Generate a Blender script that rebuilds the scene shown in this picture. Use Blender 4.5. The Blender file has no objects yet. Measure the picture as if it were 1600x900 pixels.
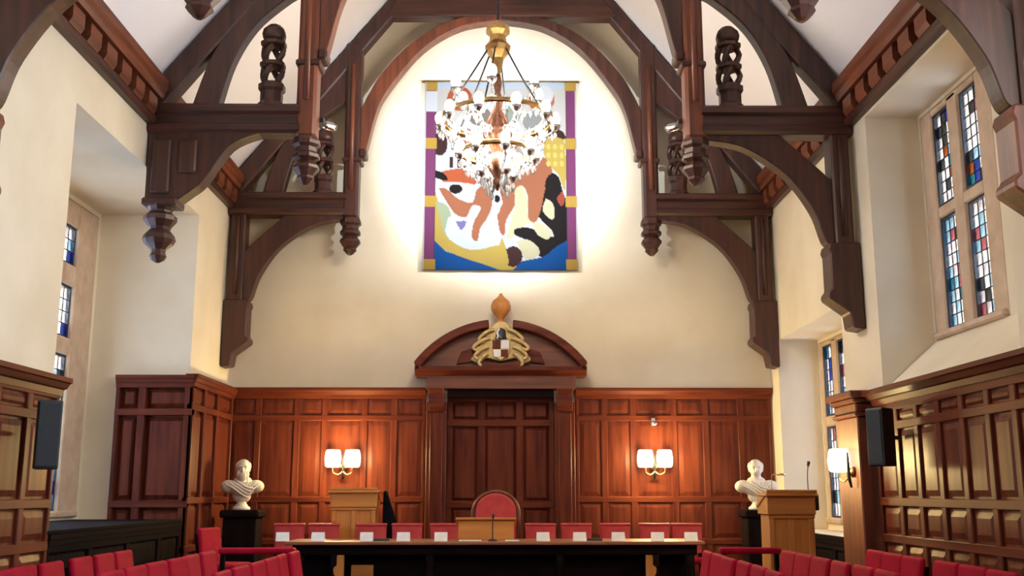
import bpy, bmesh, math, random
from mathutils import Vector, Matrix
random.seed(7)
PI = math.pi
SC = bpy.context.scene
COL = SC.collection

# ------------------------------------------------------------------ camera
F, H = 1625.0, 1.4
cam_d = bpy.data.cameras.new('camera'); cam = bpy.data.objects.new('camera', cam_d); COL.objects.link(cam)
cam_d.sensor_width = 36.0; cam_d.lens = F / 1600 * 36.0; cam_d.clip_end = 200
cam.location = (0, 0, H)
cam.rotation_euler = (PI / 2 + math.atan(318 / F), 0, -math.atan(18 / math.hypot(F, 318)))
SC.camera = cam
# ------------------------------------------------------------------ world, exposure
SKY = 45.0
w = bpy.data.worlds.new('sky'); SC.world = w; w.use_nodes = True
bg = w.node_tree.nodes['Background']; bg.inputs[0].default_value = (0.68, 0.82, 1.0, 1); bg.inputs[1].default_value = SKY
vs = SC.view_settings
vs.view_transform = 'Standard'; vs.look = 'None'; vs.gamma = 1; vs.use_curve_mapping = False; vs.exposure = 0.2
SC.display_settings.display_device = 'sRGB'
cy = SC.cycles
cy.use_denoising = True
cy.sample_clamp_indirect = 6.0
cy.max_bounces = 8; cy.diffuse_bounces = 5; cy.transparent_max_bounces = 12
cy.caustics_reflective = False; cy.caustics_refractive = False
# ------------------------------------------------------------------ light powers
P_CHAND, P_CHAND_FILL, P_SPOT, P_SCONCE = 500.0, 230.0, 1150.0, 85.0

def portal(name, loc, rot, sx, sy):
    l = bpy.data.lights.new(name, 'AREA'); l.shape = 'RECTANGLE'; l.size = sx; l.size_y = sy
    l.cycles.is_portal = True
    o = bpy.data.objects.new(name, l); COL.objects.link(o); o.location = loc; o.rotation_euler = rot
    return o
portal('window_light', (-5.45, 11.0, 2.9), (0, -PI / 2, 0), 3.8, 3.6)
portal('window_light', (4.85, 9.6, 4.05), (0, PI / 2, 0), 2.5, 1.9)
portal('window_light', (4.85, 12.95, 2.2), (0, PI / 2, 0), 2.6, 2.8)
portal('window_light', (4.85, 5.25, 4.05), (0, PI / 2, 0), 2.5, 2.3)
portal('window_light', (4.85, 2.0, 4.05), (0, PI / 2, 0), 2.5, 3.0)

# ------------------------------------------------------------------ materials
def new_mat(name):
    m = bpy.data.materials.new(name); m.use_nodes = True
    nt = m.node_tree; b = nt.nodes['Principled BSDF']
    return m, nt, b
def mix_noise(name, c1, c2, scale=(4, 4, 4), rough=0.5, bump=0.0, detail=6, noise=1.0, lo=0.3, hi=0.7, spec=0.5, metal=0.0, coat=0.0):
    m, nt, b = new_mat(name); N = nt.nodes; L = nt.links
    tc = N.new('ShaderNodeTexCoord'); mp = N.new('ShaderNodeMapping'); mp.inputs['Scale'].default_value = scale
    L.new(tc.outputs['Object'], mp.inputs[0])
    nz = N.new('ShaderNodeTexNoise'); nz.inputs['Scale'].default_value = noise; nz.inputs['Detail'].default_value = detail
    L.new(mp.outputs[0], nz.inputs['Vector'])
    r = N.new('ShaderNodeValToRGB'); r.color_ramp.elements[0].position = lo; r.color_ramp.elements[1].position = hi
    r.color_ramp.elements[0].color = (*c1, 1); r.color_ramp.elements[1].color = (*c2, 1)
    L.new(nz.outputs[0], r.inputs[0]); L.new(r.outputs[0], b.inputs['Base Color'])
    b.inputs['Roughness'].default_value = rough; b.inputs['Metallic'].default_value = metal
    b.inputs['Specular IOR Level'].default_value = spec
    b.inputs['Coat Weight'].default_value = coat
    if bump:
        bp = N.new('ShaderNodeBump'); bp.inputs['Strength'].default_value = bump; bp.inputs['Distance'].default_value = 0.01
        L.new(nz.outputs[0], bp.inputs['Height']); L.new(bp.outputs[0], b.inputs['Normal'])
    return m
def wood(name, c1, c2, axis='z', rough=0.4, coat=0.0, bump=0.15, spec=0.5):
    s = {'x': (1.2, 14, 14), 'y': (14, 1.2, 14), 'z': (14, 14, 1.2)}[axis]
    return mix_noise(name, c1, c2, s, rough, bump, detail=7, lo=0.28, hi=0.75, coat=coat, spec=spec)
M = {}
for ax in 'xyz':
    M['oak_' + ax] = wood('dark_oak_' + ax, (0.020, 0.007, 0.006), (0.088, 0.027, 0.016), ax, 0.42)
    M['red_' + ax] = wood('red_oak_' + ax, (0.075, 0.019, 0.010), (0.22, 0.060, 0.024), ax, 0.42)
    M['mah_' + ax] = wood('mahogany_' + ax, (0.062, 0.010, 0.007), (0.165, 0.037, 0.015), ax, 0.42, coat=0.0, bump=0.06, spec=0.16)
    M['pale_' + ax] = wood('pale_oak_' + ax, (0.44, 0.155, 0.030), (0.62, 0.26, 0.055), ax, 0.45)
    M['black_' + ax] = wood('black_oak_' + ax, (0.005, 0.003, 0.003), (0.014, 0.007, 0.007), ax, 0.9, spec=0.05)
M['table'] = wood('table_veneer', (0.20, 0.070, 0.030), (0.36, 0.145, 0.065), 'x', 0.35)
M['plaster'] = mix_noise('cream_plaster', (0.71, 0.62, 0.46), (0.785, 0.70, 0.54), (1.3, 1.3, 1.3), 0.85, 0.08, lo=0.35, hi=0.65, spec=0.2)
M['ceiling'] = mix_noise('white_plaster', (0.86, 0.84, 0.86), (0.91, 0.89, 0.91), (1.1, 1.1, 1.1), 0.85, 0.05, spec=0.2)
M['stone'] = mix_noise('window_stone', (0.48, 0.35, 0.24), (0.62, 0.48, 0.36), (5, 5, 5), 0.8, 0.2, spec=0.2)
M['carpet'] = mix_noise('dark_carpet', (0.035, 0.010, 0.012), (0.06, 0.018, 0.018), (40, 40, 40), 0.95, 0.3, spec=0.1)
M['redcloth'] = mix_noise('red_upholstery', (0.28, 0.003, 0.018), (0.38, 0.005, 0.028), (9, 9, 9), 0.75, 0.1, spec=.1)
M['pinkred'] = mix_noise('pinkish_red_leather', (0.42, 0.030, 0.034), (0.54, 0.060, 0.055), (9, 9, 9), 0.45, 0.1, spec=.4)  # paler, pinker red than the hall chairs
M['marble'] = mix_noise('white_marble', (0.66, 0.58, 0.46), (0.80, 0.74, 0.62), (6, 6, 6), 0.45, 0.05)
M['brass'] = mix_noise('aged_brass', (0.42, 0.25, 0.09), (0.62, 0.40, 0.16), (20, 20, 20), 0.3, 0.05, metal=1.0)
M['copper'] = mix_noise('red_bronze', (0.20, 0.09, 0.06), (0.36, 0.18, 0.12), (20, 20, 20), 0.35, 0.05, metal=1.0)
M['iron'] = mix_noise('black_iron', (0.010, 0.010, 0.013), (0.022, 0.022, 0.028), (20, 20, 20), 0.5, 0.1)
M['chrome'] = mix_noise('chrome', (0.6, 0.6, 0.62), (0.75, 0.75, 0.78), (10, 10, 10), 0.2, 0, metal=1.0)
M['speaker'] = mix_noise('speaker_cloth', (0.012, 0.014, 0.018), (0.030, 0.034, 0.042), (90, 90, 90), 0.7, 0.3)
M['gilt'] = mix_noise('pale_gilt', (0.50, 0.34, 0.11), (0.68, 0.52, 0.24), (14, 14, 14), 0.5, 0.2, metal=0.2)
M['paper'] = mix_noise('white_card', (0.74, 0.72, 0.68), (0.82, 0.80, 0.76), (20, 20, 20), 0.8)
M['black'] = mix_noise('black_plastic', (0.010, 0.010, 0.012), (0.018, 0.018, 0.020), (20, 20, 20), 0.45)
M['blackcloth'] = mix_noise('black_cloth', (.004, .004, .005), (.008, .008, .010), (30, 30, 30), .95, .2, spec=.05)
def emis(name, col, st):
    m, nt, b = new_mat(name)
    b.inputs['Base Color'].default_value = (*col, 1); b.inputs['Emission Color'].default_value = (*col, 1)
    b.inputs['Emission Strength'].default_value = st; b.inputs['Roughness'].default_value = 0.3
    return m
M['bulb'] = emis('lit_bulb', (1.0, 0.93, 0.84), 9.0)
M['shade'] = emis('lit_sconce_shade', (1.0, 0.80, 0.50), 6.0)
M['lens'] = emis('lit_spot_lens', (1.0, 0.95, 0.88), 12.0)
def glass(name, col):
    m, nt, b = new_mat(name); N = nt.nodes; L = nt.links
    t = N.new('ShaderNodeBsdfTransparent'); t.inputs[0].default_value = (*col, 1)
    g = N.new('ShaderNodeBsdfGlossy'); g.inputs['Roughness'].default_value = 0.08
    nz = N.new('ShaderNodeTexNoise'); nz.inputs['Scale'].default_value = 9
    r = N.new('ShaderNodeValToRGB'); r.color_ramp.elements[0].color = (*[c * 0.55 for c in col], 1); r.color_ramp.elements[1].color = (*col, 1)
    r.color_ramp.elements[0].position = 0.3; r.color_ramp.elements[1].position = 0.55
    tc = N.new('ShaderNodeTexCoord'); L.new(tc.outputs['Object'], nz.inputs['Vector']); L.new(nz.outputs[0], r.inputs[0]); L.new(r.outputs[0], t.inputs[0])
    mx = N.new('ShaderNodeMixShader'); mx.inputs[0].default_value = 0.06
    L.new(t.outputs[0], mx.inputs[1]); L.new(g.outputs[0], mx.inputs[2])
    L.new(mx.outputs[0], N['Material Output'].inputs[0])
    return m
GL = [glass('glass_' + n, c) for n, c in [('clear', (.52, .52, .53)), ('clear_two', (.42, .43, .46)), ('ice', (.28, .38, .45)),
      ('blue', (.07, .11, .30)), ('amber', (.28, .14, .07)), ('rose', (.32, .17, .19)), ('smoke', (.10, .11, .12)), ('teal', (.08, .22, .27))]]
GW = [0, 0, 0, 0, 0, 0, 1, 1, 1, 1, 2, 2, 2, 3, 4, 5, 6, 6, 6, 7]

# ------------------------------------------------------------------ mesh helpers
class MB:
    def __init__(s): s.v = []; s.f = []; s.sm = []
    def add(s, vs, fs, smooth=False):
        n = len(s.v); s.v += [tuple(v) for v in vs]; s.f += [tuple(i + n for i in f) for f in fs]; s.sm += [smooth] * len(fs); return s
    def box(s, a, b):
        (x0, y0, z0), (x1, y1, z1) = a, b
        x0, x1 = sorted((x0, x1)); y0, y1 = sorted((y0, y1)); z0, z1 = sorted((z0, z1))
        return s.add([(x0,y0,z0),(x1,y0,z0),(x1,y1,z0),(x0,y1,z0),(x0,y0,z1),(x1,y0,z1),(x1,y1,z1),(x0,y1,z1)],
              [(0,3,2,1),(4,5,6,7),(0,1,5,4),(1,2,6,5),(2,3,7,6),(3,0,4,7)])
    def prism(s, poly, a, b, axis='y'):
        """polygon extruded between a and b along the axis; poly in (x,z), (y,z) or (x,y)"""
        mk = {'y': lambda p, t: (p[0], t, p[1]), 'x': lambda p, t: (t, p[0], p[1]), 'z': lambda p, t: (p[0], p[1], t)}[axis]
        n = len(poly); vs = [mk(p, a) for p in poly] + [mk(p, b) for p in poly]
        fs = [tuple(range(n)), tuple(range(2 * n - 1, n - 1, -1))] + [(i, i + n, (i + 1) % n + n, (i + 1) % n) for i in range(n)]
        return s.add(vs, fs)
    def lathe(s, prof, c=(0, 0, 0), n=20, smooth=True, axis='z', caps=True):
        vs = []; fs = []
        for r, z in prof:
            for k in range(n):
                a = 2 * PI * k / n + PI / n; x, y = r * math.cos(a), r * math.sin(a)
                p = (x, y, z) if axis == 'z' else ((x, z, y) if axis == 'y' else (z, x, y))
                vs.append((c[0] + p[0], c[1] + p[1], c[2] + p[2]))
        for i in range(len(prof) - 1):
            for k in range(n): fs.append((i*n+k, i*n+(k+1)%n, (i+1)*n+(k+1)%n, (i+1)*n+k))
        if caps: fs.append(tuple(range(n - 1, -1, -1))); fs.append(tuple(range((len(prof)-1)*n, len(prof)*n)))
        return s.add(vs, fs, smooth)
    def tube(s, pts, r, n=8, smooth=True):
        pts = [Vector(p) for p in pts]; rs = r if isinstance(r, (list, tuple)) else [r] * len(pts)
        vs = []; fs = []; up = Vector((0.31, 0.17, 0.93))
        for i, p in enumerate(pts):
            t = (pts[min(i + 1, len(pts) - 1)] - pts[max(i - 1, 0)]).normalized()
            a = t.cross(up).normalized(); b = t.cross(a).normalized()
            for k in range(n):
                q = 2 * PI * k / n; vs.append(p + a * rs[i] * math.cos(q) + b * rs[i] * math.sin(q))
        for i in range(len(pts) - 1):
            for k in range(n): fs.append((i*n+k, i*n+(k+1)%n, (i+1)*n+(k+1)%n, (i+1)*n+k))
        fs.append(tuple(range(n - 1, -1, -1))); fs.append(tuple(range((len(pts)-1)*n, len(pts)*n)))
        return s.add(vs, fs, smooth)
    def ball(s, c, r, nu=14, nv=9, rot=None):
        r = (r, r, r) if not isinstance(r, (tuple, list)) else r; vs = []; fs = []
        pts = [(0, 0, -1)] + [(math.sin(PI*j/nv)*math.cos(2*PI*k/nu), math.sin(PI*j/nv)*math.sin(2*PI*k/nu), -math.cos(PI*j/nv)) for j in range(1, nv) for k in range(nu)] + [(0, 0, 1)]
        for p in pts:
            q = Vector((p[0]*r[0], p[1]*r[1], p[2]*r[2]))
            if rot: q = Matrix.Rotation(rot[0], 3, rot[1]) @ q
            vs.append(q + Vector(c))
        for k in range(nu): fs.append((0, 1 + (k+1) % nu, 1 + k))
        for j in range(nv - 2):
            for k in range(nu): a = 1 + j*nu; fs.append((a+k, a+(k+1)%nu, a+nu+(k+1)%nu, a+nu+k))
        a = 1 + (nv-2)*nu; last = len(pts) - 1
        for k in range(nu): fs.append((a+k, a+(k+1)%nu, last))
        return s.add(vs, fs, True)
    def mesh(s, name, mat):
        me = bpy.data.meshes.new(name); me.from_pydata(s.v, [], s.f)
        me.polygons.foreach_set('use_smooth', s.sm); me.materials.append(mat)
        bm = bmesh.new(); bm.from_mesh(me); bmesh.ops.recalc_face_normals(bm, faces=bm.faces); bm.to_mesh(me); bm.free()
        me.update(); return me
    def build(s, name, mat, parent=None, bevel=0.0, seg=1, label=None):
        o = bpy.data.objects.new(name, s.mesh(name, M[mat] if isinstance(mat, str) else mat)); COL.objects.link(o)
        if parent: o.parent = parent
        if bevel:
            b = o.modifiers.new('edge', 'BEVEL'); b.width = bevel; b.segments = seg; b.limit_method = 'ANGLE'; b.angle_limit = 0.7
        if label: o['label'] = label
        return o
def link_mesh(name, me, parent, loc=(0, 0, 0)):
    o = bpy.data.objects.new(name, me); COL.objects.link(o); o.parent = parent; o.location = loc; return o
def root(name, loc=(0, 0, 0), rz=0.0, label=None, cat=None, group=None, kind=None):
    o = bpy.data.objects.new(name, None); COL.objects.link(o); o.location = loc; o.rotation_euler = (0, 0, rz); o.empty_display_size = 0.1
    return tag(o, label, cat, group, kind)
def tag(o, label=None, cat=None, group=None, kind=None):
    if label: o['label'] = label
    if cat: o['category'] = cat
    if group: o['group'] = group
    if kind: o['kind'] = kind
    return o
def copy_tree(o, parent=None):
    c = o.copy(); COL.objects.link(c)
    if parent: c.parent = parent
    for ch in list(o.children): copy_tree(ch, c)
    return c
def spline(pts, n=6):
    P = [Vector(p) for p in pts]; out = []
    for i in range(len(P) - 1):
        p0, p1, p2, p3 = P[max(i-1, 0)], P[i], P[i+1], P[min(i+2, len(P)-1)]
        for k in range(n):
            t = k / n; out.append(tuple(0.5 * ((2*p1) + (p2-p0)*t + (2*p0-5*p1+4*p2-p3)*t*t + (3*p1-p0-3*p2+p3)*t**3)))
    out.append(tuple(P[-1])); return out
def solid(xs, ys, zs, full):
    """one connected mesh of the grid cells for which full(i,j,k)"""
    mb = MB(); idx = {}
    def v(i, j, k):
        if (i, j, k) not in idx: idx[i, j, k] = len(mb.v); mb.v.append((xs[i], ys[j], zs[k]))
        return idx[i, j, k]
    nx, ny, nz = len(xs)-1, len(ys)-1, len(zs)-1
    F_ = lambda i, j, k: 0 <= i < nx and 0 <= j < ny and 0 <= k < nz and full(i, j, k)
    for i in range(nx):
        for j in range(ny):
            for k in range(nz):
                if not F_(i, j, k): continue
                for d, q in (((-1,0,0), [(i,j,k),(i,j,k+1),(i,j+1,k+1),(i,j+1,k)]), ((1,0,0), [(i+1,j,k),(i+1,j+1,k),(i+1,j+1,k+1),(i+1,j,k+1)]),
                             ((0,-1,0), [(i,j,k),(i+1,j,k),(i+1,j,k+1),(i,j,k+1)]), ((0,1,0), [(i,j+1,k),(i,j+1,k+1),(i+1,j+1,k+1),(i+1,j+1,k)]),
                             ((0,0,-1), [(i,j,k),(i,j+1,k),(i+1,j+1,k),(i+1,j,k)]), ((0,0,1), [(i,j,k+1),(i+1,j,k+1),(i+1,j+1,k+1),(i,j+1,k+1)])):
                    if not F_(i+d[0], j+d[1], k+d[2]):
                        mb.f.append(tuple(v(*t) for t in q)); mb.sm.append(False)
    return mb
def struct(o, label=None): o['kind'] = 'structure'; return tag(o, label)

# ------------------------------------------------------------------ room shell
W = 3.86; YB = 14.8; YR = -5.0
struct(MB().box((-5.6, YR - .3, -.2), (4.9, YB + .3, 0)).build('floor', 'carpet'), 'dark red-brown carpeted floor of the hall')
struct(MB().box((-3.84, 11.75, 0.0), (3.84, YB, 0.12)).build('floor_platform', 'carpet'), 'low carpeted platform under the long table')
# back wall (with the gable) and rear wall
struct(MB().prism([(-5.6, 0), (4.9, 0), (4.9, 5.9), (3.9, 5.8), (0, 10.75), (-3.9, 5.8), (-5.6, 5.9)], YB, YB + .3).build('wall_back', 'plaster'), 'cream plastered gable wall behind the tapestry')
struct(MB().box((-5.6, YR - .3, 0), (4.9, YR, 11.2)).build('wall_rear', 'plaster'), 'cream plastered wall at the near end of the hall')
# left wall with the deep window bay
LX0, LX1 = -5.5, -W
lwy = [YR, 9.0, 9.25, 12.84, 12.92, YB]; lwz = [0, 1.04, 1.10, 4.81, 4.87, 5.9]
def lfull(i, j, k):
    if j in (1, 2, 3) and k in (1, 2, 3):
        if i == 1: return False
        return not (j == 2 and k in (2,))
    return True
struct(solid([LX0, -5.1, LX1], lwy, lwz, lfull).build('wall_left', 'plaster'), 'cream plastered side wall with a deep window bay')
# right wall with two window recesses, plus two unseen openings added for daylight
rwy = [YR, 0.6, 3.4, 4.2, 6.3, 7.62, 8.85, 10.40, 10.45, 11.6, 11.7, 14.30, 14.36, YB]
rwz = [0, 0.90, 0.98, 2.40, 2.90, 3.42, 3.47, 5.26, 5.30, 5.9]
def rfull(i, j, k):
    inner = i == 0
    if j in (5, 6, 7) and 3 <= k <= 7:               # upper window
        if inner: return False
        return not (j == 6 and 4 <= k <= 6)
    if j in (9, 10, 11) and 1 <= k <= 5:             # low window
        if inner: return False
        return not (j == 10 and 2 <= k <= 4)
    if j in (1, 3) and 4 <= k <= 6: return False
    return True
struct(solid([W, 4.42, 4.78], rwy, rwz, rfull).build('wall_right', 'plaster'), 'cream plastered side wall with two mullioned window recesses')
# sloped sill below the upper window
struct(MB().prism([(W + .01, 2.405), (4.42, 2.405), (4.42, 2.895)], 7.63, 10.44).build('sill_slope', 'plaster'), 'sloping white plaster sill below the upper window')
# roof slopes
SL = 1.253
def ztop(x): return 5.832 + (3.814 - abs(x)) * SL
struct(MB().prism([(-4.2, ztop(4.2) + .04), (0, ztop(0) + .04), (4.2, ztop(4.2) + .04), (4.2, ztop(4.2) + .4), (0, ztop(0) + .4), (-4.2, ztop(4.2) + .4)], YR - .3, YB + .3).build('ceiling', 'ceiling'), 'white plastered steep pitched ceiling between the trusses')

# ------------------------------------------------------------------ windows
def window(name, X, side, ys, zs, mul, label, rows, cols, glassoff=.055, deep=.22, mix=None):
    """stone window in the plane X; side +1: outside is +X. ys, zs: lists of light intervals"""
    r = struct(root(name, (X, 0, 0)), label)
    s = side; y0, y1 = ys[0][0] - mul[0], ys[-1][1] + mul[1]; z0, z1 = zs[0][0] - mul[2], zs[-1][1] + mul[3]
    for a, b in ((y0, ys[0][0]), (ys[-1][1], y1)): MB().box((0, a, z0), (s * deep, b, z1)).build('jamb', 'stone', r, .015)
    for i in range(len(ys) - 1): MB().prism([(s*0.0, ys[i][1] + .03), (s*0.0, ys[i+1][0] - .03), (s*.06, ys[i+1][0]), (s*deep, ys[i+1][0]), (s*deep, ys[i][1]), (s*.06, ys[i][1])], z0 + .02, z1 - .02, 'z').build('mullion', 'stone', r, .008)
    MB().box((0, ys[0][0], z1 - mul[3]), (s * deep, ys[-1][1], z1)).build('lintel', 'stone', r, .015)
    MB().box((-s * .05, ys[0][0] - mul[0] * .9, z0), (s * deep, ys[-1][1] + mul[1] * .9, z0 + mul[2])).build('sill', 'stone', r, .02)
    for i in range(len(zs) - 1): MB().box((s * .004, ys[0][0], zs[i][1]), (s * deep, ys[-1][1], zs[i+1][0])).build('transom', 'stone', r, .015)
    for (a, b) in ys:
        for (c, d) in zs:
            g = .025; go = s * glassoff
            # iron casement ring with lead lines
            m = MB(); x0, x1 = go - .03, go + .012
            outer = [(a, c), (b, c), (b, d), (a, d)]; inner = [(a+g, c+g), (b-g, c+g), (b-g, d-g), (a+g, d-g)]
            vs = [(x0, *p) for p in outer] + [(x0, *p) for p in inner] + [(x1, *p) for p in outer] + [(x1, *p) for p in inner]
            fs = []
            for k in range(4):
                n = (k + 1) % 4
                fs += [(k, n, 4+n, 4+k), (8+k, 12+k, 12+n, 8+n), (4+k, 4+n, 12+n, 12+k), (k, 8+k, 8+n, n)]
            m.add(vs, fs); ir = m.build('casement', 'iron', r)
            nc, nr = cols, max(2, round((d - c) / rows)); iy0, iy1, iz0, iz1 = a + g, b - g, c + g, d - g
            for i in range(1, nc):
                y = iy0 + (iy1 - iy0) * i / nc; MB().box((go - .0045, y - .005, iz0), (go + .0045, y + .005, iz1)).build('lead_came', 'iron', ir)
            for j in range(1, nr):
                z = iz0 + (iz1 - iz0) * j / nr; MB().box((go - .0045, iy0, z - .005), (go + .0045, iy1, z + .005)).build('lead_came', 'iron', ir)
            pw, ph = (iy1 - iy0) / nc, (iz1 - iz0) / nr
            for i in range(nc):
                for j in range(nr):
                    gi = random.choice(mix or GW)
                    key = (round(pw, 4), round(ph, 4), gi)
                    if key not in PANES: PANES[key] = MB().box((-.003, -pw/2, -ph/2), (.003, pw/2, ph/2)).mesh('pane', GL[gi])
                    o = link_mesh('pane', PANES[key], r, (go, iy0 + (i + .5) * pw, iz0 + (j + .5) * ph))
                    o.rotation_euler = (0, random.uniform(-.01, .01), random.uniform(-.01, .01))
    return r
PANES = {}
window('window_1', 4.42, 1, [(9.14, 9.52), (9.78, 10.14)], [(2.97, 4.10), (4.22, 5.19)], (.29, .26, .07, .07), 'stone mullioned window with four stained glass lights high in the wall', .125, 3)
window('window_2', 4.42, 1, [(11.88, 12.28), (12.52, 12.92), (13.16, 13.56), (13.80, 14.20)], [(1.06, 2.26), (2.40, 3.36)], (.18, .10, .08, .06), 'tall low-set stained glass window behind the lectern', .17, 3)
window('window_3', -5.1, -1, [(9.35, 9.95), (10.12, 10.72), (10.89, 11.49), (11.62, 12.28)], [(1.18, 2.98), (3.18, 3.80), (4.05, 4.52)], (.10, .56, .08, .29), 'leaded stone window at the back of the deep bay', .16, 4, mix=[0, 0, 0, 0, 1, 1, 2, 2, 3, 6])
def added_window(name, label, a, b, axis):  # unseen windows added to bring cool daylight in
    r = struct(root(name), label)
    (u0, u1), (z0, z1) = a, b
    P_ = (lambda u, z, d: (u, YR - .15 + d, z)) if axis == 'x' else (lambda u, z, d: (4.6 + d, u, z))
    n = 4
    for i in range(n + 1):
        u = u0 + (u1 - u0) * i / n; MB().box(P_(u - .06, z0, -.08), P_(u + .06, z1, .08)).build('mullion', 'stone', r, .01)
    for z in (z0 + .05, (z0 + z1) / 2, z1 - .05): MB().box(P_(u0, z - .05, -.07), P_(u1, z + .05, .07)).build('transom', 'stone', r, .01)
    for i in range(n):
        for j in range(2):
            ua, ub = u0 + (u1 - u0) * i / n, u0 + (u1 - u0) * (i + 1) / n; za, zb = z0 + (z1 - z0) * j / 2, z0 + (z1 - z0) * (j + 1) / 2
            MB().box(P_(ua, za, -.003), P_(ub, zb, .003)).build('pane', M['clear'], r)
M['clear'] = glass('clear_glass', (.95, .95, .95))
added_window('window_4', 'added clear side window beyond the edge, unseen, for daylight', (4.2, 6.3), (2.9, 5.26), 'y')
added_window('window_5', 'added unseen clear side window at the near end, for daylight', (.6, 3.4), (2.9, 5.26), 'y')

# ------------------------------------------------------------------ wall-head cornices
for side, nm, lab in ((-1, 'cornice_left', 'red oak wall-head beam with notched blocks along the bay wall'), (1, 'cornice_right', 'red oak wall-head beam with notched blocks above the upper window')):
    r = struct(root(nm, (side * W, 0, 0)), lab); s = -side
    MB().prism([(0, 5.62), (s*.15, 5.62), (s*.17, 5.66), (s*.17, 5.70), (s*.20, 5.73), (s*.20, 5.83), (s*.17, 5.86), (0, 5.86)], YR, YB - .01).build('beam', 'red_y', r)
    MB().prism([(0, 5.33), (s*.07, 5.33), (s*.09, 5.36), (s*.09, 5.42), (s*.025, 5.43), (s*.025, 5.63), (0, 5.63)], YR, YB - .01).build('fascia', 'oak_y', r)
    me = MB().prism([(s*.02, 5.41), (s*.10, 5.41), (s*.13, 5.46), (s*.13, 5.59), (s*.10, 5.625), (s*.02, 5.625)], -.13, .13).mesh('block', M['red_y'])
    y = 4.6
    while y < 14.7:
        link_mesh('block', me, r, (0, y, 0)); y += .40

# ------------------------------------------------------------------ roof trusses
TY = {'A': 6.88, 'B': 10.95, 'C': 14.38}
def carved_finial(r, x):
    f = MB().lathe([(.15, 5.55), (.15, 5.60), (.125, 5.63), (.125, 5.74), (.15, 5.77), (.15, 5.83), (.12, 5.85)], (x, 0, 0), 8, False).build('carved_finial', 'oak_z', r)
    for z0 in (5.84, 6.09):
        for k in range(4):
            a0 = k * PI / 2 + PI / 4
            pts = [(x + (.085 + .035 * math.sin(PI * t / 6)) * math.cos(a0 + .9 * t / 6), (.085 + .035 * math.sin(PI * t / 6)) * math.sin(a0 + .9 * t / 6), z0 + .21 * t / 6) for t in range(7)]
            MB().tube(pts, .034, 6).build('twisted_bar', 'oak_z', f)
        MB().lathe([(.11, z0 + .19), (.145, z0 + .205), (.145, z0 + .245), (.11, z0 + .26)], (x, 0, 0), 8, False).build('ring', 'oak_z', f)
    MB().lathe([(.09, 6.34), (.125, 6.38), (.135, 6.43), (.12, 6.49), (.07, 6.54), (.02, 6.56)], (x, 0, 0), 8, True).build('bud', 'oak_z', f)
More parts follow.
